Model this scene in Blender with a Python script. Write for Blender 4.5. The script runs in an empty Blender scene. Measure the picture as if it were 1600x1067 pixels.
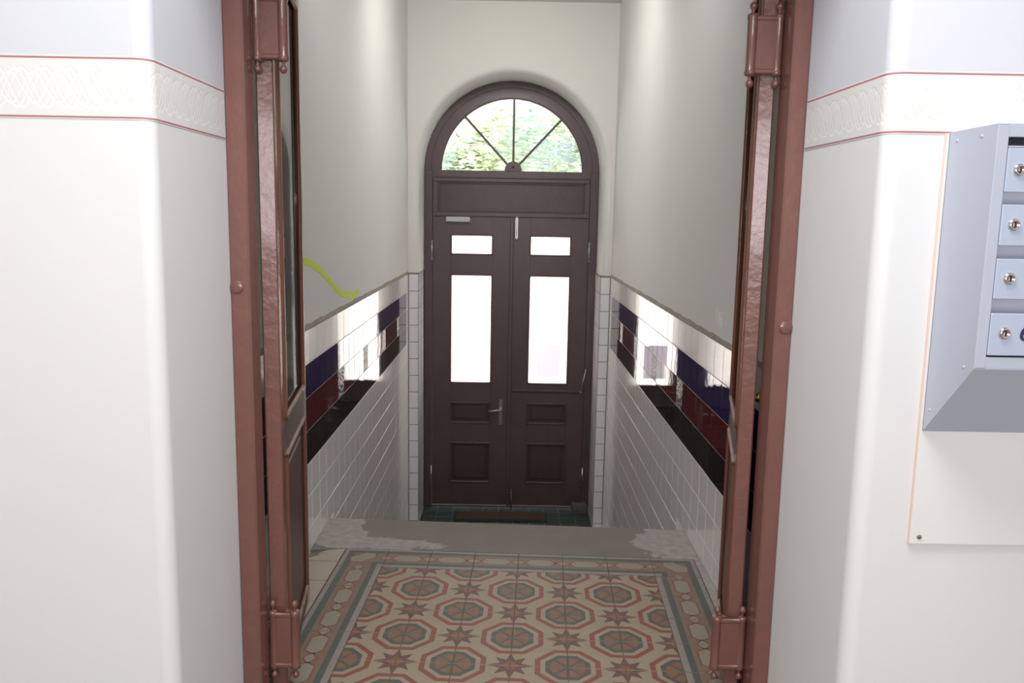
import bpy, bmesh, math, random
from mathutils import Vector, Matrix
random.seed(7)
S = bpy.context.scene
C = S.collection
PI = math.pi

# ------------------------------------------------------------------ camera
cd = bpy.data.cameras.new('camera'); cam = bpy.data.objects.new('camera', cd); C.objects.link(cam)
cd.sensor_width = 36; cd.lens = 29.136; cd.clip_start = 0.05; cd.clip_end = 200
pt, ro, ya = 0.1491, 0.0177, 0.0039
F = Vector((math.sin(ya)*math.cos(pt), math.cos(ya)*math.cos(pt), -math.sin(pt)))
Rt = Vector((math.cos(ya), -math.sin(ya), 0)); Up = Rt.cross(F)
R2 = Rt*math.cos(ro)+Up*math.sin(ro); U2 = -Rt*math.sin(ro)+Up*math.cos(ro)
M4 = Matrix((R2, U2, -F)).transposed().to_4x4(); M4.translation = Vector((0.0031, 0, 1.514))
cam.matrix_world = M4
S.camera = cam
# ------------------------------------------------------------------ world, lights, exposure
w = bpy.data.worlds.new('sky'); S.world = w; w.use_nodes = True
bg = w.node_tree.nodes['Background']; bg.inputs[0].default_value = (0.93, 0.97, 1.0, 1); bg.inputs[1].default_value = 8.0
S.view_settings.view_transform = 'Standard'; S.view_settings.look = 'None'
S.view_settings.gamma = 1; S.view_settings.use_curve_mapping = False
S.view_settings.exposure = 0.0
def light(name, kind, loc, power, col=(1, 1, 1), target=None, size=0.1, size_y=None, **kw):
    d = bpy.data.lights.new(name, kind); d.energy = power; d.color = col
    if kind == 'AREA':
        d.size = size
        if size_y: d.shape = 'RECTANGLE'; d.size_y = size_y
    else: d.shadow_soft_size = size
    for k, v in kw.items(): setattr(d, k, v)
    o = bpy.data.objects.new(name, d); C.objects.link(o); o.location = loc
    if target is not None:
        o.rotation_euler = (Vector(target)-Vector(loc)).to_track_quat('-Z', 'Y').to_euler()
    return o
light('camera_flash', 'SPOT', (0.0, 0.0, 1.62), 23, (1.0, 0.98, 0.98), (0, 3, 1.45), 0.02, spot_size=math.radians(112), spot_blend=0.6)
light('assumed_rear_fill', 'AREA', (0, -2.36, 1.80), 60, (0.97, 0.97, 1.0), (0, 7, 1.75), 2.3, 1.05)  # added light for an assumed window, none built; highlights the leaf edges
light('hall_fill', 'AREA', (0, 1.05, 3.2), 58, (0.97, 0.98, 1.0), (0, 1.06, 0), 1.2, 0.8)  # added fill light under the hall ceiling, brightens the door reveals
light('corridor_fill', 'AREA', (0, 3.6, 3.2), 14, (0.99, 0.98, 1.0), (0, 7.2, 0.2), 0.5, 0.4)  # added fill aimed at the arch, no fitting exists here
light('corridor_fill_far', 'AREA', (0, 5.3, 3.2), 19, (1.0, 0.99, 0.96), (0, 7.2, 0.2), 0.5, 0.4)  # second added fill, lifts the arch wall, piers and outer door

# ------------------------------------------------------------------ materials
def mat(name, col, rough=0.5, metal=0, bump=0, bscale=30, var=0, vscale=5, spec=0.5, coat=0):
    m = bpy.data.materials.new(name); m.use_nodes = True
    nt = m.node_tree; N = nt.nodes; L = nt.links; b = N['Principled BSDF']
    b.inputs['Roughness'].default_value = rough; b.inputs['Metallic'].default_value = metal
    b.inputs['Specular IOR Level'].default_value = spec; b.inputs['Coat Weight'].default_value = coat
    b.inputs['Coat Roughness'].default_value = 0.08
    b.inputs['Base Color'].default_value = (*col, 1)
    tc = N.new('ShaderNodeTexCoord')
    if var:
        n = N.new('ShaderNodeTexNoise'); n.inputs['Scale'].default_value = vscale; n.inputs['Detail'].default_value = 6
        L.new(tc.outputs['Object'], n.inputs['Vector'])
        mx = N.new('ShaderNodeMix'); mx.data_type = 'RGBA'
        mx.inputs[6].default_value = (*[c*(1-var) for c in col], 1); mx.inputs[7].default_value = (*[min(1, c*(1+var)) for c in col], 1)
        L.new(n.outputs['Fac'], mx.inputs[0]); L.new(mx.outputs[2], b.inputs['Base Color'])
    if bump:
        n2 = N.new('ShaderNodeTexNoise'); n2.inputs['Scale'].default_value = bscale; n2.inputs['Detail'].default_value = 4
        L.new(tc.outputs['Object'], n2.inputs['Vector'])
        bp = N.new('ShaderNodeBump'); bp.inputs['Strength'].default_value = bump; bp.inputs['Distance'].default_value = 0.01
        L.new(n2.outputs['Fac'], bp.inputs['Height']); L.new(bp.outputs[0], b.inputs['Normal'])
    return m
M = {}
M['plaster'] = mat('corridor plaster', (0.71, 0.70, 0.67), 0.85, bump=0.12, bscale=6, var=0.03, vscale=2)
M['arch'] = mat('arch plaster', (0.76, 0.74, 0.70), 0.85, bump=0.1, bscale=5, var=0.03, vscale=2)
M['cream'] = mat('hall cream paint', (0.74, 0.735, 0.725), 0.7, bump=0.1, bscale=5, var=0.015, vscale=2)
M['upper'] = mat('hall upper paint', (0.62, 0.625, 0.665), 0.75, bump=0.08, bscale=5, var=0.01, vscale=2)
M['ceiling'] = mat('ceiling paint', (0.75, 0.73, 0.69), 0.9)
M['grout'] = mat('pale grout', (0.80, 0.78, 0.76), 0.9)
M['dgrout'] = mat('dark grout', (0.07, 0.06, 0.07), 0.9)
M['ledge'] = mat('ledge mortar', (0.30, 0.26, 0.21), 0.85, bump=0.3, bscale=60, var=0.25, vscale=14)
M['white'] = mat('white glazed tile', (0.80, 0.77, 0.745), 0.12, bump=0.03, bscale=18, var=0.02, vscale=8)
M['creamt'] = mat('cream glazed tile', (0.74, 0.70, 0.66), 0.12, bump=0.03, bscale=18, var=0.02, vscale=8)
M['pierw'] = mat('pier glazed tile', (0.86, 0.84, 0.86), 0.14, bump=0.03, bscale=18)
M['blue'] = mat('blue glazed tile', (0.016, 0.011, 0.075), 0.035, bump=0.04, bscale=14, var=0.2, vscale=20)
M['red'] = mat('oxblood glazed tile', (0.085, 0.008, 0.010), 0.035, bump=0.04, bscale=14, var=0.2, vscale=20)
M['black'] = mat('black green glazed tile', (0.012, 0.015, 0.011), 0.04, bump=0.04, bscale=14, var=0.2, vscale=20)
M['door'] = mat('dark brown door varnish', (0.10, 0.065, 0.066), 0.36, bump=0.12, bscale=25, var=0.2, vscale=7)
M['doorp'] = mat('dark brown door panel', (0.072, 0.044, 0.044), 0.36, bump=0.15, bscale=30, var=0.2, vscale=9)
M['brown'] = mat('brown gloss paint', (0.175, 0.072, 0.058), 0.27, coat=0.5, bump=0.24, bscale=32, var=0.12, vscale=12)
M['brownb'] = mat('brown bead paint', (0.17, 0.07, 0.045), 0.28, bump=0.25, bscale=30)
M['browns'] = mat('satin brown paint', (0.10, 0.055, 0.045), 0.42, bump=0.15, bscale=20)
M['steel'] = mat('brushed steel', (0.62, 0.60, 0.58), 0.28, 1.0)
M['dullm'] = mat('dull grey metal', (0.20, 0.18, 0.17), 0.45, 0.7)
M['chrome'] = mat('chrome lock', (0.68, 0.62, 0.60), 0.12, 1.0)
M['alu'] = mat('pale closer enamel', (0.55, 0.54, 0.56), 0.4)
M['brass'] = mat('old brass', (0.45, 0.33, 0.10), 0.3, 1.0)
M['mail'] = mat('blue grey powder coat', (0.48, 0.51, 0.60), 0.38, 0.15, bump=0.04, bscale=400)
M['mailf'] = mat('blue grey door coat', (0.46, 0.52, 0.64), 0.35, 0.15)
M['slot'] = mat('slot darkness', (0.01, 0.008, 0.02), 0.8)  # near-black colour painting the shade inside letter slot and keyways
M['board'] = mat('white board', (0.78, 0.77, 0.75), 0.5)
M['boarde'] = mat('raw board edge', (0.78, 0.60, 0.51), 0.7)
M['ink'] = mat('dark blue numeral', (0.02, 0.015, 0.08), 0.5)
M['mat'] = mat('coir', (0.10, 0.065, 0.045), 0.95, bump=0.8, bscale=300, var=0.3, vscale=60)
M['matb'] = mat('rubber edge', (0.03, 0.035, 0.035), 0.7)
M['gtile'] = mat('green floor tile', (0.05, 0.075, 0.07), 0.3, bump=0.05, bscale=20, var=0.25, vscale=6)
M['stone'] = mat('grey stone block', (0.14, 0.13, 0.12), 0.9, bump=0.4, bscale=30, var=0.2, vscale=12)
M['hallfloor'] = mat('hall screed', (0.22, 0.19, 0.16), 0.7, var=0.1)
M['street'] = mat('street paving', (0.6, 0.58, 0.56), 0.9, var=0.1)
M['spray'] = mat('yellow green spray paint', (0.62, 0.78, 0.06), 0.7)
M['chip'] = mat('bare plaster chip', (0.82, 0.84, 0.86), 0.9, bump=0.4, bscale=60, var=0.15, vscale=50)
M['fcream'] = mat('encaustic cream', (0.29, 0.235, 0.165), 0.55, var=0.12, vscale=9)
M['fred'] = mat('encaustic red', (0.215, 0.068, 0.055), 0.55, var=0.15, vscale=30)
M['fdark'] = mat('encaustic slate green', (0.08, 0.087, 0.075), 0.55, var=0.2, vscale=30)
M['forange'] = mat('encaustic orange', (0.205, 0.10, 0.06), 0.55, var=0.2, vscale=30)
M['fstar'] = mat('encaustic plum', (0.125, 0.065, 0.058), 0.55, var=0.2, vscale=30)
M['fstarb'] = mat('encaustic brown', (0.20, 0.095, 0.055), 0.55, var=0.2, vscale=30)
M['ftan'] = mat('encaustic tan', (0.19, 0.128, 0.088), 0.55, var=0.12, vscale=20)
M['flight'] = mat('encaustic grey strip', (0.24, 0.205, 0.18), 0.55, var=0.12, vscale=20)
M['fline'] = mat('encaustic brick line', (0.20, 0.075, 0.055), 0.55)
M['fhex'] = mat('encaustic pale hexagon', (0.25, 0.215, 0.165), 0.55, var=0.1, vscale=20)
M['fplain'] = mat('cream border tile', (0.34, 0.29, 0.225), 0.6, var=0.2, vscale=10)
M['facade'] = mat('pale grey render', (0.20, 0.21, 0.22), 0.9, var=0.05)
M['pane'] = mat('dark window pane', (0.08, 0.10, 0.12), 0.1)
M['bark'] = mat('bark', (0.16, 0.12, 0.09), 0.9, bump=0.5)

def nodes(name):
    m = bpy.data.materials.new(name); m.use_nodes = True
    N = m.node_tree.nodes; N.clear(); out = N.new('ShaderNodeOutputMaterial')
    return m, N, m.node_tree.links, out
# clear glass: mostly transparent with a surface reflection
def clear_glass(name, tint, refl=0.1):
    m, N, L, out = nodes(name)
    t = N.new('ShaderNodeBsdfTransparent'); t.inputs[0].default_value = (*tint, 1)
    g = N.new('ShaderNodeBsdfGlossy'); g.inputs['Roughness'].default_value = 0.03
    fr = N.new('ShaderNodeFresnel'); fr.inputs[0].default_value = 1.45
    mu = N.new('ShaderNodeMath'); mu.operation = 'MULTIPLY'; mu.inputs[1].default_value = refl; L.new(fr.outputs[0], mu.inputs[0])
    mx = N.new('ShaderNodeMixShader'); L.new(mu.outputs[0], mx.inputs[0]); L.new(t.outputs[0], mx.inputs[1]); L.new(g.outputs[0], mx.inputs[2])
    L.new(mx.outputs[0], out.inputs[0]); return m
M['fan'] = clear_glass('fanlight glass', (0.93, 0.96, 0.93), 1.0)
M['leafglass'] = clear_glass('leaf glass', (0.84, 0.88, 0.80), 0.9)
def frosted(name, col, gl=0.06):
    m, N, L, out = nodes(name)
    t = N.new('ShaderNodeBsdfTranslucent'); t.inputs[0].default_value = (*col, 1)
    g = N.new('ShaderNodeBsdfGlossy'); g.inputs['Roughness'].default_value = 0.2
    mx = N.new('ShaderNodeMixShader'); mx.inputs[0].default_value = gl
    L.new(t.outputs[0], mx.inputs[1]); L.new(g.outputs[0], mx.inputs[2]); L.new(mx.outputs[0], out.inputs[0]); return m
M['frost'] = frosted('frosted glass', (0.96, 0.90, 0.86))
# paper notice with faint printed lines
m, N, L, out = nodes('printed paper')
tc = N.new('ShaderNodeTexCoord'); wv = N.new('ShaderNodeTexWave'); wv.bands_direction = 'Z'; wv.inputs['Scale'].default_value = 22
L.new(tc.outputs['Object'], wv.inputs['Vector'])
mx = N.new('ShaderNodeMix'); mx.data_type = 'RGBA'; mx.inputs[6].default_value = (0.66, 0.65, 0.71, 1); mx.inputs[7].default_value = (0.73, 0.72, 0.77, 1)
L.new(wv.outputs['Fac'], mx.inputs[0])
t = N.new('ShaderNodeBsdfTranslucent'); L.new(mx.outputs[2], t.inputs[0]); d = N.new('ShaderNodeBsdfDiffuse'); L.new(mx.outputs[2], d.inputs[0])
ms = N.new('ShaderNodeMixShader'); ms.inputs[0].default_value = 0.25; L.new(t.outputs[0], ms.inputs[1]); L.new(d.outputs[0], ms.inputs[2]); L.new(ms.outputs[0], out.inputs[0])
M['paper'] = m
# foliage
def leafmat(name, col):
    m, N, L, out = nodes(name)
    t = N.new('ShaderNodeBsdfTranslucent'); t.inputs[0].default_value = (*col, 1); d = N.new('ShaderNodeBsdfDiffuse'); d.inputs[0].default_value = (*col, 1)
    ms = N.new('ShaderNodeMixShader'); ms.inputs[0].default_value = 0.5
    L.new(t.outputs[0], ms.inputs[1]); L.new(d.outputs[0], ms.inputs[2]); L.new(ms.outputs[0], out.inputs[0]); return m
M['leafa'] = leafmat('pale leaf', (0.50, 0.54, 0.40)); M['leafb'] = leafmat('green leaf', (0.36, 0.41, 0.35)); M['leafc'] = leafmat('yellow leaf', (0.62, 0.65, 0.46))
# ornamental relief tile
m = mat('relief tile', (0.42, 0.42, 0.34), 0.15); nt = m.node_tree; N = nt.nodes; L = nt.links
tc = N.new('ShaderNodeTexCoord'); vo = N.new('ShaderNodeTexVoronoi'); vo.inputs['Scale'].default_value = 55
L.new(tc.outputs['Object'], vo.inputs['Vector'])
cr = N.new('ShaderNodeValToRGB'); cr.color_ramp.elements[0].position = 0.25; cr.color_ramp.elements[0].color = (0.50, 0.48, 0.40, 1)
cr.color_ramp.elements[1].position = 0.55; cr.color_ramp.elements[1].color = (0.03, 0.05, 0.035, 1)
L.new(vo.outputs['Distance'], cr.inputs[0]); L.new(cr.outputs[0], N['Principled BSDF'].inputs['Base Color'])
bp = N.new('ShaderNodeBump'); bp.inputs['Strength'].default_value = 0.6; bp.inputs['Distance'].default_value = 0.004; bp.invert = True
L.new(vo.outputs['Distance'], bp.inputs['Height']); L.new(bp.outputs[0], N['Principled BSDF'].inputs['Normal'])
M['relief'] = m
# concrete screed with smeared mortar patches near both walls
m = mat('concrete screed', (0.15, 0.13, 0.11), 0.85, bump=0.3, bscale=50); nt = m.node_tree; N = nt.nodes; L = nt.links
tc = N.new('ShaderNodeTexCoord')
def math_(op, a, b=None, c=None):
    n = N.new('ShaderNodeMath'); n.operation = op
    for i, v in enumerate((a, b, c)):
        if v is None: continue
        if isinstance(v, (int, float)): n.inputs[i].default_value = v
        else: L.new(v, n.inputs[i])
    return n.outputs[0]
sx = N.new('ShaderNodeSeparateXYZ'); L.new(tc.outputs['Object'], sx.inputs[0])
nz = N.new('ShaderNodeTexNoise'); nz.inputs['Scale'].default_value = 6; nz.inputs['Detail'].default_value = 7; L.new(tc.outputs['Object'], nz.inputs['Vector'])
nf = N.new('ShaderNodeTexNoise'); nf.inputs['Scale'].default_value = 26; nf.inputs['Detail'].default_value = 5; L.new(tc.outputs['Object'], nf.inputs['Vector'])
def blob(cx, cy, rx, ry):
    a = math_('DIVIDE', math_('SUBTRACT', sx.outputs[0], cx), rx); b = math_('DIVIDE', math_('SUBTRACT', sx.outputs[1], cy), ry)
    return math_('SUBTRACT', 1.0, math_('ADD', math_('MULTIPLY', a, a), math_('MULTIPLY', b, b)))
bl = math_('MAXIMUM', math_('MAXIMUM', blob(-0.83, 3.84, 0.16, 0.22), blob(-0.60, 3.67, 0.33, 0.075)), math_('MAXIMUM', blob(0.80, 3.74, 0.19, 0.22), blob(0.86, 3.2, 0.09, 0.6)))
mk = math_('ADD', bl, math_('MULTIPLY', math_('SUBTRACT', nz.outputs['Fac'], 0.5), 2.6))
mk = math_('ADD', mk, math_('MULTIPLY', math_('SUBTRACT', nf.outputs['Fac'], 0.5), 1.2))
mk = math_('MULTIPLY', mk, 6.0); N_ = N.new('ShaderNodeClamp'); L.new(mk, N_.inputs[0])
ca = N.new('ShaderNodeMix'); ca.data_type = 'RGBA'; ca.inputs[6].default_value = (0.155, 0.137, 0.115, 1); ca.inputs[7].default_value = (0.215, 0.193, 0.17, 1)
L.new(nz.outputs['Fac'], ca.inputs[0])
cb = N.new('ShaderNodeMix'); cb.data_type = 'RGBA'; cb.inputs[6].default_value = (0.21, 0.175, 0.155, 1); cb.inputs[7].default_value = (0.42, 0.38, 0.36, 1); L.new(nf.outputs['Fac'], cb.inputs[0])
cc = N.new('ShaderNodeMix'); cc.data_type = 'RGBA'; L.new(N_.outputs[0], cc.inputs[0]); L.new(ca.outputs[2], cc.inputs[6]); L.new(cb.outputs[2], cc.inputs[7])
L.new(cc.outputs[2], N['Principled BSDF'].inputs['Base Color'])
M['concrete'] = m
# frieze: embossed cream paper border with a thin dusty red line at top and bottom (UV: u along wall in metres, v 0..1)
m = mat('frieze paper', (0.74, 0.72, 0.68), 0.7); nt = m.node_tree; N = nt.nodes; L = nt.links
uv = N.new('ShaderNodeUVMap'); sx = N.new('ShaderNodeSeparateXYZ'); L.new(uv.outputs[0], sx.inputs[0]); U, V = sx.outputs[0], sx.outputs[1]
def band(center, half): return math_('LESS_THAN', math_('ABSOLUTE', math_('SUBTRACT', V, center)), half)
line = math_('MAXIMUM', band(0.955, 0.016), band(0.028, 0.016))
per = 0.105
ph = math_('MULTIPLY', U, 2*PI/per)
def strand(sh, amp):
    s = math_('MULTIPLY', math_('SINE', math_('ADD', ph, sh)), amp)
    return math_('SUBTRACT', 1.0, math_('MINIMUM', math_('MULTIPLY', math_('ABSOLUTE', math_('SUBTRACT', math_('SUBTRACT', V, 0.49), s)), 22.0), 1.0))
h = strand(0, 0.30)
for sh, amp in ((PI, 0.30), (PI*0.5, 0.24), (PI*1.5, 0.24), (PI*0.25, 0.30), (PI*1.25, 0.30)): h = math_('MAXIMUM', h, strand(sh, amp))
ins = math_('LESS_THAN', math_('ABSOLUTE', math_('SUBTRACT', V, 0.49)), 0.36); h = math_('MULTIPLY', h, ins)
c1 = N.new('ShaderNodeMix'); c1.data_type = 'RGBA'; c1.inputs[6].default_value = (0.71, 0.70, 0.67, 1); c1.inputs[7].default_value = (0.765, 0.755, 0.73, 1); L.new(h, c1.inputs[0])
c2 = N.new('ShaderNodeMix'); c2.data_type = 'RGBA'; L.new(line, c2.inputs[0]); L.new(c1.outputs[2], c2.inputs[6]); c2.inputs[7].default_value = (0.40, 0.17, 0.19, 1)
L.new(c2.outputs[2], N['Principled BSDF'].inputs['Base Color'])
bp = N.new('ShaderNodeBump'); bp.inputs['Strength'].default_value = 0.18; bp.inputs['Distance'].default_value = 0.003; L.new(h, bp.inputs['Height']); L.new(bp.outputs[0], N['Principled BSDF'].inputs['Normal'])
M['frieze'] = m

# ------------------------------------------------------------------ mesh helpers
class MB:
    def __init__(s): s.v = []; s.f = []; s.m = []; s.mats = []; s.smooth = []
    def mi(s, mt):
        if mt not in s.mats: s.mats.append(mt)
        return s.mats.index(mt)
    def add(s, verts, faces, mt, smooth=False):
        o = len(s.v); s.v += [tuple(v) for v in verts]; k = s.mi(mt)
        for f in faces: s.f.append(tuple(i+o for i in f)); s.m.append(k); s.smooth.append(smooth)
        return s
    def box(s, x0, x1, y0, y1, z0, z1, mt, ch=0.0, X=None):
        bm = bmesh.new(); bmesh.ops.create_cube(bm, size=1)
        for v in bm.verts: v.co = Vector(((x0+x1)/2+v.co.x*(x1-x0), (y0+y1)/2+v.co.y*(y1-y0), (z0+z1)/2+v.co.z*(z1-z0)))
        if ch: bmesh.ops.bevel(bm, geom=bm.edges[:], offset=ch, segments=1, affect='EDGES')
        if X is not None: bmesh.ops.transform(bm, matrix=X, verts=bm.verts[:])
        bm.verts.index_update()
        s.add([v.co for v in bm.verts], [[v.index for v in f.verts] for f in bm.faces], mt); bm.free(); return s
    def tube(s, a, b, r0, mt, r1=None, n=14, caps=True):
        a = Vector(a); b = Vector(b); r1 = r0 if r1 is None else r1
        d = (b-a).normalized(); q = d.to_track_quat('Z', 'Y'); vs = []
        for k in range(n):
            t = 2*PI*k/n; e = q @ Vector((math.cos(t), math.sin(t), 0)); vs.append(a+e*r0); vs.append(b+e*r1)
        s.add(vs, [(2*k, 2*((k+1) % n), 2*((k+1) % n)+1, 2*k+1) for k in range(n)], mt, True)
        if caps: s.add(vs, [tuple(range(2*n-2, -1, -2)), tuple(range(1, 2*n, 2))], mt)
        return s
    def lathe(s, o, prof, mt, n=16):   # prof: list of (r, z), axis Z at o
        vs = []
        for r, z in prof:
            for k in range(n): t = 2*PI*k/n; vs.append((o[0]+r*math.cos(t), o[1]+r*math.sin(t), o[2]+z))
        fs = [(i*n+k, i*n+(k+1) % n, (i+1)*n+(k+1) % n, (i+1)*n+k) for i in range(len(prof)-1) for k in range(n)]
        s.add(vs, fs, mt, True); return s
    def lathe_dir(s, o, d, prof, mt, n=16):
        q = Vector(d).to_track_quat('Z', 'Y'); vs = []
        for r, z in prof:
            for k in range(n): t = 2*PI*k/n; vs.append(Vector(o)+q @ Vector((r*math.cos(t), r*math.sin(t), z)))
        fs = [(i*n+k, i*n+(k+1) % n, (i+1)*n+(k+1) % n, (i+1)*n+k) for i in range(len(prof)-1) for k in range(n)]
        s.add(vs, fs, mt, True); return s
    def prism(s, pts, y0, y1, mt):     # polygon in XZ extruded along Y
        n = len(pts); vs = [(x, y0, z) for x, z in pts]+[(x, y1, z) for x, z in pts]
        s.add(vs, [tuple(range(n)), tuple(range(2*n-1, n-1, -1))]+[(i, i+n, (i+1) % n+n, (i+1) % n) for i in range(n)], mt); return s
    def prismz(s, pts, z0, z1, mt):    # polygon in XY extruded along Z
        n = len(pts); vs = [(x, y, z0) for x, y in pts]+[(x, y, z1) for x, y in pts]
        s.add(vs, [tuple(range(n-1, -1, -1)), tuple(range(n, 2*n))]+[(i, (i+1) % n, (i+1) % n+n, i+n) for i in range(n)], mt); return s
    def mesh(s, name):
        me = bpy.data.meshes.new(name); me.from_pydata(s.v, [], s.f)
        for mt in s.mats: me.materials.append(M[mt])
        me.polygons.foreach_set('material_index', s.m); me.polygons.foreach_set('use_smooth', s.smooth)
        me.update(); return me
    def build(s, name, parent=None, fix=True):
        me = s.mesh(name)
        if fix:
            bm = bmesh.new(); bm.from_mesh(me); bmesh.ops.remove_doubles(bm, verts=bm.verts[:], dist=1e-6)
            bmesh.ops.recalc_face_normals(bm, faces=bm.faces[:]); bm.to_mesh(me); bm.free()
        return link(name, me, parent)
def link(name, me, parent=None, loc=None, rot=None):
    o = bpy.data.objects.new(name, me); C.objects.link(o)
    if parent is not None: o.parent = parent
    if loc is not None: o.location = loc
    if rot is not None: o.rotation_euler = rot
    return o
def tag(o, label=None, cat=None, group=None, kind=None):
    if label: o['label'] = label
    if cat: o['category'] = cat
    if group: o['group'] = group
    if kind: o['kind'] = kind
    return o
def empty(name, loc=(0, 0, 0), rz=0):
    o = bpy.data.objects.new(name, None); C.objects.link(o); o.location = loc; o.rotation_euler = (0, 0, rz); o.empty_display_size = 0.1; return o
def struct(o, label, cat): return tag(o, label, cat, None, 'structure')

# ------------------------------------------------------------------ setting: key dimensions (metres)
XW = 0.888            # corridor plaster half width
TF = 0.882            # tile face
ZT = 1.007            # top of the tiled wainscot
YP = 7.24             # pier tile face
ZF = -1.268           # lower landing level
ZC = 3.29             # ceiling
YD = 7.70             # outer door frame face
YN = 1.8725           # hall wall face
YFr = 2.35            # inner door frame face
XL, XR = -0.7906, 0.8135
XNL, XNR = -0.7906, 0.826

# corridor side walls
for sgn, nm in ((-1, 'wall_left'), (1, 'wall_right')):
    b = MB()
    def sl(x0, x1, y0, y1, z0, z1, mt): b.box(min(sgn*x0, sgn*x1), max(sgn*x0, sgn*x1), y0, y1, z0, z1, mt)
    sl(XW, XW+0.3, 2.44, 8.0, ZT, ZC+0.1, 'plaster'); sl(TF+0.0015, XW+0.3, 2.44, YP+0.004, ZF-0.2, ZT, 'grout')
    wobj = b.build(nm, fix=False)
    struct(wobj, 'left corridor wall, white plaster over a glazed tile wainscot' if sgn < 0 else 'right corridor wall, white plaster over a glazed tile wainscot', 'wall')
    if sgn < 0: wall_left = wobj
    else: wall_right = wobj
# arch wall at the far end
def arch_outline(R, cx, cz, zb, n=40):
    p = [(cx-R, zb), (cx-R, ZT), (cx-R, (ZT+cz)/2)]
    for k in range(n+1):
        t = PI-PI*k/n; p.append((cx+R*math.cos(t), cz+R*math.sin(t)))
    p += [(cx+R, (ZT+cz)/2), (cx+R, ZT), (cx+R, zb)]
    return p
RA, CZ, CX = 0.80, 1.925, 0.004
b = MB(); Y0 = YP+0.008; rr = 0.05
rings = []
for k in range(7):
    a = PI/2*k/6
    rings.append((RA+rr*(1-math.sin(a)), Y0+rr*(1-math.cos(a))))
rings.append((RA, 8.0))
vs = []; outl = []
for R, y in rings:
    o = arch_outline(R, CX, CZ, ZF-0.1); outl.append(o); vs += [(x, y, z) for x, z in o]
n = len(outl[0])
for i in range(len(rings)-1):
    for k in range(n-1):
        f = (i*n+k, i*n+k+1, (i+1)*n+k+1, (i+1)*n+k)
        low = k in (0, n-2)
        b.add([vs[j] for j in f], [(0, 1, 2, 3)], 'dgrout' if low else 'arch', True)
o = outl[0]
for k in range(2, n-3):
    (x0, z0), (x1, z1) = o[k], o[k+1]
    if k == 2: continue
    b.add([(x0, Y0, z0), (x1, Y0, z1), (x1, Y0, ZC+0.05), (x0, Y0, ZC+0.05)], [(0, 1, 2, 3)], 'arch')
Ro = RA+rr
for s_ in (-1, 1):
    xa = CX+s_*Ro; xb = s_*(XW+0.01)
    b.add([(xa, Y0, ZF-0.1), (xb, Y0, ZF-0.1), (xb, Y0, ZT), (xa, Y0, ZT)], [(0, 1, 2, 3)], 'dgrout')
    b.add([(xa, Y0, ZT), (xb, Y0, ZT), (xb, Y0, ZC+0.05), (xa, Y0, ZC+0.05)], [(0, 1, 2, 3)], 'arch')
# back face and top so that no daylight leaks
o = arch_outline(RA, CX, CZ, ZF-0.1)
for k in range(3, n-4):
    (x0, z0), (x1, z1) = o[k], o[k+1]
    b.add([(x0, 8.0, z0), (x1, 8.0, z1), (x1, 8.0, ZC+0.1), (x0, 8.0, ZC+0.1)], [(0, 1, 2, 3)], 'arch')
for s_ in (-1, 1): b.box(min(CX+s_*RA, s_*1.188), max(CX+s_*RA, s_*1.188), 7.96, 8.0, ZF-0.2, ZC+0.1, 'arch')
wall_back = b.build('wall_back', fix=False); bm = bmesh.new(); bm.from_mesh(wall_back.data); bmesh.ops.remove_doubles(bm, verts=bm.verts[:], dist=1e-5)
for f in bm.faces:
    c_ = f.calc_center_median()
    want = Vector((0, -1, 0)) if f.normal.y and abs(f.normal.y) > 0.9 and c_.y < 7.6 else (Vector((CX, c_.y-0.05, min(CZ, c_.z)))-c_)
    if f.normal.dot(want) < 0: f.normal_flip()
bm.to_mesh(wall_back.data); bm.free()
struct(wall_back, 'end wall of the corridor with the tall round arched opening', 'wall')

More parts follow.
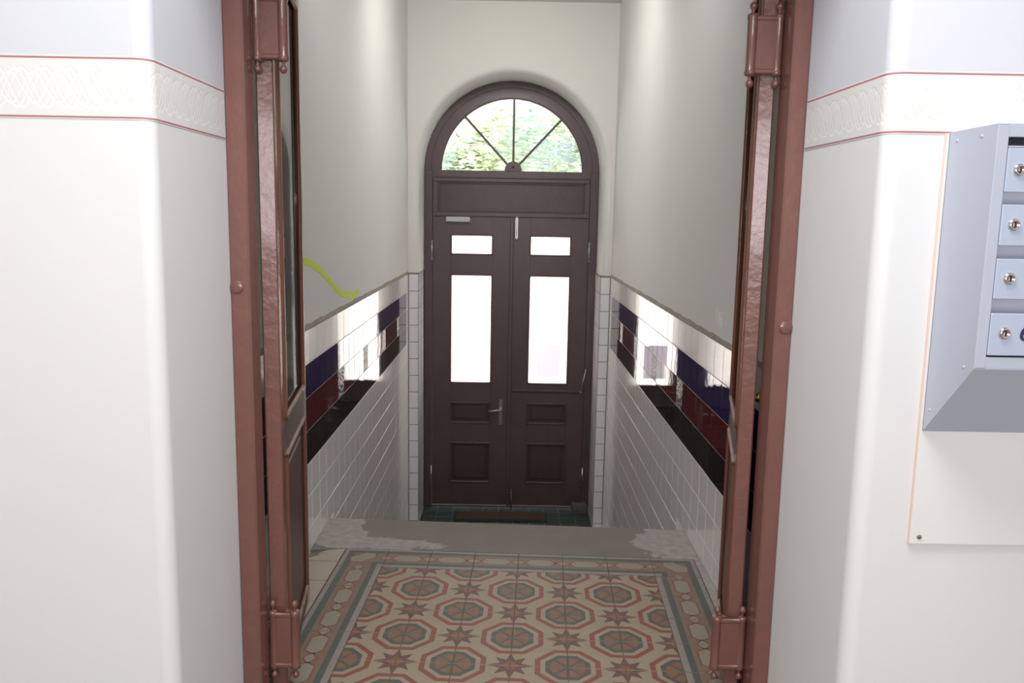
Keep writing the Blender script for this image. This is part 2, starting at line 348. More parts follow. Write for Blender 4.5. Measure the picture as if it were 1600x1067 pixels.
# hall walls with a rounded arris and square reveal
def pier(nm, sgn, xn, xf, label):
    r = 0.035; pts = [(sgn*2.3, YN), (sgn*(xn+r), YN)]
    for k in range(1, 8):
        a = PI/2*k/8; pts.append((sgn*(xn+r-r*math.sin(a)), YN+r-r*math.cos(a)))
    pts += [(sgn*xn, YN+r), (sgn*xf, YFr+0.02), (sgn*xf, 2.44), (sgn*1.188, 2.44), (sgn*2.3, 2.44)]
    b = MB()
    zl, zu = 1.722, 1.840
    for z0, z1, mt in ((-0.1, zl, 'cream'), (zl, zu, 'cream'), (zu, ZC+0.1, 'upper')):
        N_ = len(pts); vs = [(x, y, z0) for x, y in pts]+[(x, y, z1) for x, y in pts]
        for i in range(N_-1): b.add([vs[i], vs[i+1], vs[i+1+N_], vs[i+N_]], [(0, 1, 2, 3)], mt, 1 <= i <= 8)
    b.add([(x, y, ZC+0.1) for x, y in pts], [tuple(range(len(pts)))], 'upper')
    ob = b.build(nm); struct(ob, label, 'wall')
    # frieze strip, a thin paper border following the wall
    path = [(sgn*2.3, YN)]+pts[1:10]+[(sgn*(xf), YFr-0.001)]
    me = bpy.data.meshes.new('frieze_strip'); bm = bmesh.new(); uvl = bm.loops.layers.uv.new('UVMap')
    zt, zb = 1.8455, 1.7105; off = 0.0012; P = []; u = 0
    for i, (x, y) in enumerate(path):
        a = Vector(path[max(0, i-1)]); c = Vector(path[min(len(path)-1, i+1)]); d = (c-a).normalized()
        nrm = Vector((d.y, -d.x))*(-sgn if sgn > 0 else 1)
        if sgn > 0: nrm = Vector((-d.y, d.x))
        if nrm.dot(Vector((-sgn, -1))) < 0: nrm = -nrm
        if i: u += (Vector(path[i])-Vector(path[i-1])).length
        q = Vector((x, y))+nrm*off
        P.append((bm.verts.new((q.x, q.y, zb)), bm.verts.new((q.x, q.y, zt)), u))
    for i in range(len(P)-1):
        f = bm.faces.new((P[i][0], P[i+1][0], P[i+1][1], P[i][1])); f.smooth = True
        for lp, uvv in zip(f.loops, ((P[i][2], 0), (P[i+1][2], 0), (P[i+1][2], 1), (P[i][2], 1))): lp[uvl].uv = uvv
    bmesh.ops.recalc_face_normals(bm, faces=bm.faces[:]); bm.to_mesh(me); bm.free(); me.materials.append(M['frieze'])
    fo = link('frieze_border', me, ob); tag(fo, 'embossed cream border between two thin red lines')
    return ob
wfl = pier('wall_front_left', -1, -XNL, -XL, 'hall wall left of the brown doorway with rounded corner')
wfr = pier('wall_front_right', 1, XNR, XR, 'hall wall right of the brown doorway, behind the letterboxes')
b = MB(); b.box(XL, XR, YN, 2.44, 2.47, ZC+0.1, 'upper'); struct(b.build('wall_front_top'), 'hall wall above the brown doorway', 'wall')
b = MB(); b.box(-2.3, -2.2, -2.4, YN, -0.1, ZC+0.1, 'cream'); struct(b.build('wall_hall_left'), 'left side wall of the hall', 'wall')
b = MB(); b.box(2.2, 2.3, -2.4, YN, -0.1, ZC+0.1, 'cream'); struct(b.build('wall_hall_right'), 'right side wall of the hall', 'wall')
b = MB(); b.box(-2.3, 2.3, -2.5, -2.4, -0.1, ZC+0.1, 'cream'); struct(b.build('wall_hall_back'), 'rear wall of the hall behind the viewer', 'wall')
b = MB(); b.box(-2.3, 2.3, -2.5, 8.0, ZC, ZC+0.1, 'ceiling'); struct(b.build('ceiling'), 'flat off-white ceiling', 'ceiling')

# floors
b = MB(); b.box(-2.3, 2.3, -2.5, 2.44, -0.14, -0.001, 'hallfloor'); struct(b.build('floor_hall'), 'hall floor in front of the inner doorway', 'floor')
b = MB()
b.prismz([(-TF, 2.441), (TF, 2.441), (TF, 3.60), (-TF, 3.60)], -0.2, -0.012, 'concrete')
b.prismz([(-TF, 3.60), (TF, 3.60), (TF, 3.905), (-TF, 3.995)], -0.2, -0.012, 'concrete')
floor = b.build('floor'); struct(floor, 'upper corridor floor of patterned cement tiles edged with rough concrete', 'floor')
b = MB()
nst = 8; rise = -ZF/nst
for k in range(1, nst):
    ya_ = 3.90 if k == 1 else 3.995+0.25*(k-1)
    b.box(-TF+0.002, TF-0.002, ya_ if k > 1 else 3.9, 3.995+0.25*k, ZF-0.2, -rise*k, 'concrete')
struct(b.build('floor_steps'), 'concrete steps leading down to the outer door', 'steps')
b = MB(); b.box(-TF, TF, 3.995+0.25*(nst-1), YP, ZF-0.2, ZF-0.009, 'grout'); b.box(-0.794, 0.794, YP, 8.0, ZF-0.2, ZF-0.009, 'grout')
floor_low = b.build('floor_landing'); struct(floor_low, 'sunken landing of dark green tiles before the outer door', 'floor')
# green landing tiles
g = MB(); g.box(-0.0708, 0.0708, -0.0735, 0.0735, -0.009, 0, 'gtile', 0.0015); gme = g.mesh('tile')
for j in range(13):
    for i in range(-6, 7):
        x = i*0.144; y = YD-0.055-0.15*j
        if y < 5.85 or abs(x)+0.0708 > (0.795 if y > YP-0.08 else 0.877): continue
        link('tile', gme, floor_low, (x, y, ZF), (random.uniform(-.004, .004), random.uniform(-.004, .004), 0))

# ------------------------------------------------------------------ patterned cement tiles
TX, TY = 0.197, 0.190
def clip(poly, x0, x1, y0, y1):
    for ax, v, s in ((0, x0, 1), (0, x1, -1), (1, y0, 1), (1, y1, -1)):
        out_ = []
        for i in range(len(poly)):
            a, c = poly[i], poly[(i+1) % len(poly)]
            ia, ic = (a[ax]-v)*s >= 0, (c[ax]-v)*s >= 0
            if ia: out_.append(a)
            if ia != ic:
                t = (v-a[ax])/(c[ax]-a[ax]); out_.append((a[0]+(c[0]-a[0])*t, a[1]+(c[1]-a[1])*t))
        poly = out_
        if len(poly) < 3: return []
    return poly
def ngon(cx, cy, ap, n=8, rot=PI/8):
    R = ap/math.cos(PI/n); return [(cx+R*math.cos(rot+2*PI*k/n), cy+R*math.sin(rot+2*PI*k/n)) for k in range(n)]
class Tile(MB):
    def __init__(s, hx, hy, base):
        super().__init__(); s.hx = hx; s.hy = hy; s.box(-hx, hx, -hy, hy, -0.012, 0, base, 0.0008)
    def inlay(s, poly, lay, mt, m=0.0008):
        p = clip(poly, -s.hx+m, s.hx-m, -s.hy+m, s.hy-m)
        if p: s.add([(x, y, 0.00012*lay) for x, y in p], [tuple(range(len(p)))], mt)
gap = 0.0006; hx, hy = TX/2-gap, TY/2-gap
def octagon(t, cx, cy):
    t.inlay(ngon(cx, cy, 0.113), 1, 'fred'); t.inlay(ngon(cx, cy, 0.094), 2, 'fcream'); t.inlay(ngon(cx, cy, 0.077), 3, 'fdark')
    for k in range(8):
        a = PI/4*k+PI/8
        def q(r, da): return (cx+r*math.cos(a+da), cy+r*math.sin(a+da))
        t.inlay([q(0.013, 0), q(0.032, -0.26), q(0.056, -0.33), q(0.064, -0.22), q(0.062, 0), q(0.064, 0.22), q(0.056, 0.33), q(0.032, 0.26)], 4, 'forange')
    t.inlay(ngon(cx, cy, 0.009), 5, 'fdark')
def star(t, cx, cy):
    for k in range(8):
        a = PI/4*k; R = 0.083 if k % 2 == 0 else 0.075; wd = 0.30
        def q(r, da): return (cx+r*math.cos(a+da), cy+r*math.sin(a+da))
        t.inlay([(cx, cy), q(0.039, -PI/8), q(R, 0), q(0.039, PI/8)], 1, 'fstar')
    for k in range(4):
        a = PI/2*k
        def q(r, da): return (cx+r*math.cos(a+da), cy+r*math.sin(a+da))
        t.inlay([(cx, cy), q(0.022, -PI/4), q(0.034, 0), q(0.022, PI/4)], 2, 'fstarb')
variants = []
for kind in (0, 1):
    t = Tile(hx, hy, 'fcream')
    for sx_ in (-1, 1):
        for sy_ in (-1, 1):
            (octagon if (sx_*sy_ > 0) == (kind == 0) else star)(t, sx_*TX/2, sy_*TY/2)
    variants.append(t.mesh('patterned_tile'))
# border tile: local x along the border, y outwards
def border_tile(hx_, hy_, L_, corner=False):
    t = Tile(hx_, hy_, 'ftan')
    D = 2*hy_
    def strip(y0, y1, mt, lay=1):
        if not corner: t.inlay([(-hx_, y0), (hx_, y0), (hx_, y1), (-hx_, y1)], lay, mt)
        else:  # outer corner is at (+x,+y): L shaped strip in two quads
            t.inlay([(-hx_, y0), (hx_+y0-hy_, y0), (hx_+y1-hy_, y1), (-hx_, y1)], lay, mt)
            t.inlay([(hx_+y0-hy_, y0), (hx_+y0-hy_, -hy_), (hx_+y1-hy_, -hy_), (hx_+y1-hy_, y1)], lay, mt)
    strip(hy_-0.019, hy_, 'flight'); strip(hy_-0.046, hy_-0.019, 'fdark'); strip(-hy_+0.024, -hy_+0.048, 'fdark'); strip(-hy_, -hy_+0.024, 'flight')
    cy = 0.0015
    def hexa(cx, cy, l, h, g, lay, mt, rot=0):
        p = [(-l, 0), (-l+h*0.75, h), (l-h*0.75, h), (l, 0), (l-h*0.75, -h), (-l+h*0.75, -h)]
        c_, s_ = math.cos(rot), math.sin(rot); t.inlay([(cx+x*c_-y*s_, cy+x*s_+y*c_) for x, y in p], lay, mt)
    if not corner:
        hexa(0, cy, 0.072, 0.035, 0, 2, 'fline'); hexa(0, cy, 0.064, 0.029, 0, 3, 'fhex')
        for s_ in (-1, 1):
            d = [(s_*hx_-0.042, cy), (s_*hx_, cy+0.030), (s_*hx_+0.042, cy), (s_*hx_, cy-0.030)]; t.inlay(d, 2, 'fline')
            d = [(s_*hx_-0.030, cy), (s_*hx_, cy+0.021), (s_*hx_+0.030, cy), (s_*hx_, cy-0.021)]; t.inlay(d, 3, 'fhex')
    else:
        hexa(0.002, 0.002, 0.072, 0.040, 0, 2, 'fline', -PI/4); hexa(0.002, 0.002, 0.064, 0.034, 0, 3, 'fhex', -PI/4)
        for cx_, cy_ in ((-hx_, cy), (cy, -hy_)):
            t.inlay([(cx_-0.032, cy_), (cx_, cy_+0.026), (cx_+0.032, cy_), (cx_, cy_-0.026)], 2, 'fline'); t.inlay([(cx_-0.022, cy_), (cx_, cy_+0.018), (cx_+0.022, cy_), (cx_, cy_-0.018)], 3, 'fhex')
    return t.mesh('border_tile')
bt_top = border_tile(hx, hy, TX); bt_side = border_tile(hy, hx, TY); bt_corner = border_tile(hx, hy, TX, True)
ang = math.radians(-2.35); O = Vector((0.05, 3.203)); ex = Vector((math.cos(ang), math.sin(ang))); ey = Vector((-math.sin(ang), math.cos(ang)))
def place(me, lx, ly, rz=0, name='patterned_tile', mirror=False):
    q = O+ex*lx+ey*ly
    o = link(name, me, floor, (q.x, q.y, random.uniform(-0.0004, 0.0003)), (0, 0, ang+rz))
    return o
for j in range(-5, 1):
    for i in range(-3, 3):
        lx = (i+0.5)*TX; ly = (j+0.5)*TY
        if (O+ex*lx+ey*ly).y-TY/2 < 2.41: continue
        place(variants[(i+j) % 2], lx, ly)
    for s_ in (-1, 1):
        q = O+ex*(s_*3.5*TX)+ey*((j+0.5)*TY)
        if q.y-TY/2 < 2.41: continue
        place(bt_side, s_*3.5*TX, (j+0.5)*TY, -PI/2*s_, 'border_tile')
for i in range(-3, 3): place(bt_top, (i+0.5)*TX, 1.5*TY, 0, 'border_tile')
place(bt_corner, 3.5*TX, 1.5*TY, 0, 'border_tile'); place(bt_corner, -3.5*TX, 1.5*TY, PI/2, 'border_tile').scale = (TY/TX, TX/TY, 1)
# concrete screed around the tile carpet, and plain cream tiles at its left
def loc(lx, ly): q = O+ex*lx+ey*ly; return (q.x, q.y)
e_ = 4*TX+0.003; ty = 2*TY+0.003
b = MB()
b.prismz([(-TF, 3.995), (-TF, loc(-e_, ty)[1]-0.03), loc(-e_, ty), loc(e_, ty), (TF, loc(e_, ty)[1]-0.004), (TF, 3.905)], -0.012, 0.0005, 'concrete')
b.prismz([loc(e_, ty), loc(e_, -0.70), (TF, loc(e_, -0.70)[1]), (TF, loc(e_, ty)[1]-0.004)], -0.012, 0.0, 'concrete')
tag(b.build('concrete_screed', floor), 'grey concrete strip with smeared white mortar patches')
xs_ = []
for k, (la, lb) in enumerate(((0.375, 0.235), (0.230, 0.040), (0.035, -0.15), (-0.155, -0.34), (-0.345, -0.53), (-0.535, -0.72))):
    a_, c_ = loc(-e_-0.002, la), loc(-e_-0.002, lb)
    b = MB(); pts = [(-TF+0.004, a_[1]+0.004-(0.06 if k == 0 else 0)), a_, c_, (-TF+0.004, c_[1]+0.004)]
    if k == 0: pts = [(-0.80, a_[1]-0.015), a_, c_, (-TF+0.004, c_[1]+0.004), (-0.865, c_[1]+0.03), (-0.835, c_[1]+0.06), (-0.832, c_[1]+0.095)]
    b.prismz(pts, -0.012, 0.001, 'fplain'); b.build('cream_tile', floor)

# ------------------------------------------------------------------ wall tiles
P = 0.15
def wtile(w_, h_, mt, th=0.0015, g_=0.0013):
    b = MB(); c = 0.0008
    x, z = w_/2-g_*1.7, h_/2-g_
    vs = [(-x, 0, -z), (x, 0, -z), (x, 0, z), (-x, 0, z), (-x, -th+c, -z), (x, -th+c, -z), (x, -th+c, z), (-x, -th+c, z), (-x+c, -th, -z+c), (x-c, -th, -z+c), (x-c, -th, z-c), (-x+c, -th, z-c)]
    fs = [(4, 5, 9, 8), (5, 6, 10, 9), (6, 7, 11, 10), (7, 4, 8, 11), (8, 9, 10, 11), (0, 1, 5, 4), (1, 2, 6, 5), (2, 3, 7, 6), (3, 0, 4, 7)]
    b.add(vs, fs, mt); return b.mesh('tile')
full = {k: wtile(P, P, k) for k in ('white', 'creamt', 'blue', 'red', 'black', 'relief', 'pierw')}
cut = wtile(P, ZT-6*P-0.001, 'white')
def join_stuff(name, parent, items, label):
    me = bpy.data.meshes.new(name); V = []; Fc = []; Mi = []; mats = []
    for sm, X in items:
        o_ = len(V); mt = sm.materials[0]
        if mt not in mats: mats.append(mt)
        V += [tuple(X @ v.co) for v in sm.vertices]
        for p_ in sm.polygons: Fc.append(tuple(i+o_ for i in p_.vertices)); Mi.append(mats.index(mt))
    me.from_pydata(V, [], Fc)
    for mt in mats: me.materials.append(mt)
    me.polygons.foreach_set('material_index', Mi); me.update()
    return tag(link(name, me, parent), label, kind='stuff')
for sgn, par, dec in ((-1, wall_left, (4, 9, 14, 19)), (1, wall_right, (5, 10, 15, 20))):
    items = []
    for n_ in range(32):
        yc = YP-P*(n_+0.5)
        for k in range(16):
            zc = ZT-P*(k+0.5); me = full['white']
            if zc-P/2 < ZF-0.08: continue
            near = yc-P/2 < 3.99
            if near and k > 6: continue
            if near and k == 6: me = cut; zc = ZT-6*P-(ZT-6*P)/2
            if k == 0: me = full['creamt']
            if 1 <= k <= 3 and n_ >= 1:
                me = full[('blue', 'red', 'black')[k-1]]
                if k == 2 and n_ in dec: me = full['relief']
            items.append((me, yc, zc, k, n_))
    items.sort(key=lambda t: t[1]+(0 if 1 <= t[3] <= 3 else 0.6))
    rest = []
    for q, (me, yc, zc, k, n_) in enumerate(items):
        wob = 0.0045 if 1 <= k <= 3 else 0.0035
        rx, rz = random.uniform(-wob, wob), random.uniform(-wob, wob)
        X = Matrix.Translation((sgn*(TF+0.0015), yc, zc)) @ Matrix.Rotation(sgn*-PI/2, 4, 'Z') @ Matrix.Rotation(rz, 4, 'Z') @ Matrix.Rotation(rx, 4, 'X')
        if q < 300:
            o = link('tile' if me is not full['relief'] else 'relief_tile', me, par); o.matrix_local = X
            if me is full['relief']: o['label'] = 'pale relief ornamented tile'
            elif k in (1, 2, 3) and n_: o['label'] = ('glossy dark blue tile', 'glossy oxblood red tile', 'glossy black green tile')[k-1]
            elif k == 0: o['label'] = 'cream top row tile'
        else: rest.append((me, X))
    join_stuff('small_white_tiles', par, rest, 'white wall tiles too distant to pick apart')
    b = MB()   # mortar ledge over the wainscot, slightly uneven
    N_ = 60; vs = []
    for i in range(N_+1):
        y = 2.44+(YP-2.44)*i/N_; hgt = 0.026+random.uniform(-0.004, 0.004)
        vs += [(sgn*(TF-0.0005), y, ZT), (sgn*(TF-0.0005), y, ZT+0.004), (sgn*(XW+0.001), y, ZT+hgt), (sgn*(XW+0.001), y, ZT)]
    b.add(vs, [(i*4+j, i*4+j+1, (i+1)*4+j+1, (i+1)*4+j) for i in range(N_) for j in range(3)], 'ledge'); b.build('tile_ledge', par)
# pier tiles (fronts cut narrow) and returns
pw = TF-0.795
pme = wtile(pw, P, 'pierw', 0.0015, 0.0022); rme = wtile(P, P, 'pierw', 0.0015, 0.0022)
b = MB()
for s_ in (-1, 1): b.box(min(s_*0.7965, s_*(TF+0.004)), max(s_*0.7965, s_*(TF+0.004)), YP+0.0015, YP+0.30, ZF-0.05, ZT, 'dgrout'); b.box(min(s_*0.7965, s_*0.81), max(s_*0.7965, s_*0.81), YP+0.0015, YD, ZF-0.05, ZT, 'dgrout')
b.build('grout_bed', wall_back)
rest = []
for s_ in (-1, 1):
    for k in range(16):
        o = link('tile', pme, wall_back, (s_*(0.795+pw/2), YP+0.0015, ZT-P*(k+0.5)), (random.uniform(-.003, .003), 0, random.uniform(-.003, .003)))
        for j in range(3):
            rest.append((rme, Matrix.Translation((s_*0.7965, YP+0.002+P*(j+0.5), ZT-P*(k+0.5))) @ Matrix.Rotation(s_*-PI/2, 4, 'Z')))
join_stuff('reveal_tiles', wall_back, rest, 'white tiles lining the door recess')
b = MB()
for s_ in (-1, 1):
    b.box(min(s_*0.795, s_*TF), max(s_*0.795, s_*TF), YP, Y0, ZT, ZT+0.012, 'ledge'); b.box(min(s_*0.795, s_*0.80), max(s_*0.795, s_*0.80), YP, YD, ZT, ZT+0.012, 'ledge')
b.build('tile_ledge', wall_back)

# ------------------------------------------------------------------ outer double door (door_1) with fanlight (window_1)
d1 = empty('door_1', (0, YD, ZF)); struct(d1, 'tall dark brown double entrance door with frosted panes under the arch', 'door')
def at(o, par):  # parent keeping world coordinates
    o.matrix_parent_inverse = par.matrix_world.inverted() if par.parent is None else Matrix.Identity(4); return o
bpy.context.view_layer.update()
def P1(b, name, par=None, label=None):
    o = b.build(name, par or d1)
    if (par or d1) is d1: o.matrix_parent_inverse = Matrix.Translation((0, -YD, -ZF))
    if label: o['label'] = label
    return o
FX = 0.794
b = MB()
def arc_ring(b, R0, R1, y0, y1, mt, cx=CX, cz=CZ, n=44, t0=0, t1=PI):
    pr = []
    for k in range(n+1):
        t = t0+(t1-t0)*k/n; c, s = math.cos(t), math.sin(t); pr.append([(cx+R*c, y, cz+R*s) for R, y in ((R0, y0), (R1, y0), (R1, y1), (R0, y1))])
    vs = [v for p_ in pr for v in p_]
    b.add(vs, [(i*4+j, i*4+(j+1) % 4, (i+1)*4+(j+1) % 4, (i+1)*4+j) for i in range(n) for j in range(4)], mt, False)
    b.add(vs, [(0, 1, 2, 3), (n*4, n*4+3, n*4+2, n*4+1)], mt)
arc_ring(b, 0.738, FX, YD, YD+0.09, 'door')
for s_ in (-1, 1): b.box(min(s_*0.722, s_*FX)+CX, max(s_*0.722, s_*FX)+CX, YD, YD+0.09, ZF, CZ, 'door', 0.003)
P1(b, 'door_frame')
b = MB()   # transom: lintel rail, panel and bead
b.box(-0.716, 0.724, YD+0.005, YD+0.08, 1.513, 1.553, 'door', 0.003); b.box(-0.716, 0.724, YD+0.072, YD+0.088, 1.49, 1.53, 'door')
b.box(-0.716, 0.724, YD+0.005, YD+0.08, 1.822, 1.862, 'door', 0.006)
b.box(-0.716, -0.668, YD+0.008, YD+0.08, 1.55, 1.825, 'door', 0.003); b.box(0.676, 0.724, YD+0.008, YD+0.08, 1.55, 1.825, 'door', 0.003)
tr = P1(b, 'transom')
b = MB(); b.box(-0.668, 0.676, YD+0.03, YD+0.06, 1.553, 1.822, 'doorp'); pn = b.build('transom_panel', tr)
b = MB()
for z0, z1 in ((1.553, 1.566), (1.809, 1.822)): b.box(-0.668, 0.676, YD+0.012, YD+0.032, z0, z1, 'door', 0.004)
for x0, x1 in ((-0.668, -0.655), (0.663, 0.676)): b.box(x0, x1, YD+0.012, YD+0.032, 1.553, 1.822, 'door', 0.004)
b.build('bead', tr)
def holes(b, x0, x1, z0, z1, hx0, hx1, hz, y0, y1, mt):
    b.box(x0, hx0, y0, y1, z0, z1, mt, 0.0015); b.box(hx1, x1, y0, y1, z0, z1, mt, 0.0015)
    zs = [z0]+[v for h in hz for v in h]+[z1]
    for i in range(0, len(zs), 2): b.box(hx0, hx1, y0+0.001, y1, zs[i], zs[i+1], mt)
def beadring(b, x0, x1, z0, z1, y0, y1, t, mt, inner=True):
    b.box(x0, x1, y0, y1, z0, z0+t, mt, t*0.3); b.box(x0, x1, y0, y1, z1-t, z1, mt, t*0.3)
    b.box(x0, x0+t, y0, y1, z0, z1, mt, t*0.3); b.box(x1-t, x1, y0, y1, z0, z1, mt, t*0.3)
HZ = [(-1.022, -0.637), (-0.436, -0.243), (-0.048, 0.973), (1.166, 1.341)]
YL = YD+0.02
def door_leaf(x0, x1, hx0, hx1, label):
    b = MB(); holes(b, x0, x1, ZF+0.016, 1.511, hx0, hx1, HZ, YL, YL+0.05, 'door')
    lf = P1(b, 'door_leaf', None, label)
    for (z0, z1) in HZ[:2]:
        b = MB(); b.box(hx0, hx1, YL+0.022, YL+0.04, z0, z1, 'doorp'); b.box(hx0+0.035, hx1-0.035, YL+0.012, YL+0.024, z0+0.035, z1-0.035, 'doorp', 0.006); b.build('panel', lf)
        b = MB(); beadring(b, hx0-0.01, hx1+0.01, z0-0.01, z1+0.01, YL-0.007, YL+0.024, 0.018, 'door'); b.build('bead', lf)
    for (z0, z1) in HZ[2:]:
        b = MB(); b.box(hx0+0.001, hx1-0.001, YL+0.025, YL+0.030, z0+0.001, z1-0.001, 'frost'); tag(b.build('glass_pane', lf), 'bright frosted glass pane')
        b = MB(); beadring(b, hx0-0.008, hx1+0.008, z0-0.008, z1+0.008, YL-0.005, YL+0.024, 0.014, 'door'); b.build('bead', lf)
    return lf
lfL = door_leaf(-0.716, 0.006, -0.544, -0.165, 'left leaf with lever handle and door closer')
lfR = door_leaf(0.010, 0.725, 0.188, 0.560, 'right leaf with bolts and a paper notice')
b = MB(); b.box(0.000, 0.030, YL-0.018, YL, ZF+0.016, 1.511, 'door', 0.004); b.build('cover_strip', lfR)
b = MB(); b.box(0.034, 0.705, YL-0.012, YL, -0.128, -0.106, 'door', 0.004); b.build('weather_rail', lfR)
b = MB(); b.box(-0.079, -0.045, YL-0.006, YL, -0.452, -0.208, 'steel', 0.002); pl = tag(b.build('handle_plate', lfL), 'brushed steel handle plate')
b = MB(); b.tube((-0.062, YL-0.006, -0.300), (-0.062, YL-0.05, -0.300), 0.010, 'steel'); b.tube((-0.056, YL-0.05, -0.300), (-0.178, YL-0.052, -0.312), 0.0105, 'steel', 0.009); tag(b.build('lever_handle', lfL), 'brushed steel lever handle')
b = MB(); b.box(-0.593, -0.371, YL-0.045, YL, 1.462, 1.508, 'alu', 0.004); tag(b.build('door_closer', lfL), 'pale grey door closer body')
b = MB(); b.box(0.047, 0.069, YL-0.006, YL, 1.32, 1.508, 'steel', 0.001); b.tube((0.058, YL-0.012, 1.33), (0.058, YL-0.012, 1.52), 0.006, 'alu'); b.lathe_dir((0.058, YL-0.012, 1.315), (0, -1, 0), [(0, -.012), (.010, -.008), (.012, 0), (.010, .008), (0, .012)], 'steel'); tag(b.build('flush_bolt', lfR), 'pale metal flush bolt')
b = MB(); b.box(0.038, 0.062, YL-0.026, YL-0.012, ZF+0.03, -1.09, 'dullm', 0.001); b.tube((0.05, YL-0.030, ZF+0.001), (0.05, YL-0.030, -1.10), 0.007, 'dullm'); b.lathe_dir((0.05, YL-0.030, -1.09), (0, -1, 0), [(0, -.012), (.010, -.008), (.012, 0), (.010, .008), (0, .012)], 'dullm'); tag(b.build('foot_bolt', lfR), 'dull metal foot bolt')
b = MB(); b.tube((0.733, YL-0.035, 0.100), (0.690, YL-0.035, -0.115), 0.005, 'steel'); b.tube((0.733, YL-0.045, 0.102), (0.733, YD+0.0, 0.102), 0.009, 'steel'); b.tube((0.690, YL-0.045, -0.118), (0.690, YL, -0.118), 0.009, 'steel'); tag(b.build('stay_hook', lfR), 'thin steel stay hook')
for lf, x in ((lfL, -0.722), (lfR, 0.730)):
    for z0, z1 in ((1.12, 1.279), (-1.03, -0.87)):
        b = MB(); b.tube((x, YD-0.003, z0), (x, YD-0.003, z1), 0.0075, 'steel'); b.lathe((x, YD-0.003, z1), [(0.0075, 0), (0.009, .003), (0.005, .012), (0, .013)], 'steel'); b.lathe((x, YD-0.003, z0), [(0, -.013), (0.005, -.012), (0.009, -.003), (0.0075, 0)], 'steel'); tag(b.build('hinge', lf), 'slim steel hinge pin')
b = MB(); b.box(-0.72, 0.728, YD+0.03, YD+0.085, ZF-0.009, ZF+0.006, 'dullm', 0.002); P1(b, 'threshold', None, 'worn metal threshold')
# fanlight
w1 = empty('window_1', (CX, YD, CZ)); struct(w1, 'half round fanlight with four wedge panes above the entrance door', 'window')
def P2(b, name, label=None):
    o = b.build(name, w1); o.matrix_parent_inverse = Matrix.Translation((-CX, -YD, -CZ))
    if label: o['label'] = label
    return o
b = MB(); arc_ring(b, 0.650, 0.7375, YD+0.014, YD+0.07, 'door'); b.box(CX-0.7375, CX+0.7375, YD+0.014, YD+0.07, 1.863, CZ+0.003, 'door', 0.003)
arc_ring(b, 0.640, 0.652, YD+0.03, YD+0.06, 'door'); P2(b, 'sash')
hub = (0.016, CZ)
b = MB(); pts = [(hub[0]+0.078*math.cos(PI*k/18), 1.93+0.085*math.sin(PI*k/18)) for k in range(19)]; b.prism(pts, YD+0.006, YD+0.055, 'door')
b.lathe_dir((hub[0], YD+0.008, 1.965), (0, -1, 0), [(.014, 0), (.012, .006), (0, .008)], 'door'); P2(b, 'hub')
angs = [0, math.radians(47), PI/2, math.radians(133), PI]
for a in angs[1:4]:
    b = MB(); c, s = math.cos(a), math.sin(a); L0, L1 = 0.07, 0.655
    X = Matrix.Translation((hub[0], 0, 1.93)) @ Matrix.Rotation(-a, 4, 'Y')
    L1 = 0.655-(0.006*c)
    b.box(L0, L1, YD+0.022, YD+0.052, -0.010, 0.010, 'door', 0.004, X); P2(b, 'glazing_bar')
for i in range(4):
    b = MB(); g_ = 0.008; pts = [(hub[0], 1.928)]
    for k in range(13):
        a = angs[i]+(angs[i+1]-angs[i])*k/12; pts.append((CX+0.648*math.cos(a), 1.928+0.650*math.sin(a)))
    b.prism(pts, YD+0.036, YD+0.040, 'fan'); P2(b, 'glass_pane')
# paper notice on the right pane
b = MB(); b.box(0.277, 0.486, YL+0.0225, YL+0.0245, 0.018, 0.332, 'paper')
po = b.build('paper_notice'); po.matrix_world = Matrix.Identity(4); tag(po, 'pale lavender printed sheet stuck on the right frosted door pane', 'notice')

# ------------------------------------------------------------------ door mat and stone block on the landing
t = empty('door_mat', (-0.045, 7.43, ZF)); tag(t, 'brown coir doormat lying before the entrance door', 'doormat')
b = MB(); b.box(-0.435, 0.435, -0.115, 0.115, 0.001, 0.012, 'matb', 0.003); b.build('rubber_edge', t)
b = MB(); b.box(-0.415, 0.415, -0.098, 0.098, 0.011, 0.019, 'mat', 0.003); b.build('coir_pile', t)
t = MB(); X = Matrix.Translation((0.735, 7.60, ZF+0.043)) @ Matrix.Rotation(0.25, 4, 'Z') @ Matrix.Rotation(0.06, 4, 'Y')
bm = bmesh.new(); bmesh.ops.create_cube(bm, size=1); bmesh.ops.subdivide_edges(bm, edges=bm.edges[:], cuts=3, use_grid_fill=True)
for v in bm.verts: v.co = Vector((v.co.x*0.13, v.co.y*0.10, v.co.z*0.078))+Vector([random.uniform(-.004, .004) for _ in range(3)])
t.add([v.co for v in bm.verts], [[v.index for v in f.verts] for f in bm.faces], 'stone'); bm.free()
so = t.build('stone_block'); so.matrix_world = Matrix.Translation((0.70, 7.60, ZF+0.043)) @ Matrix.Rotation(0.15, 4, 'Z'); tag(so, 'rough grey stone block on the green tiles by the right door jamb', 'doorstop')

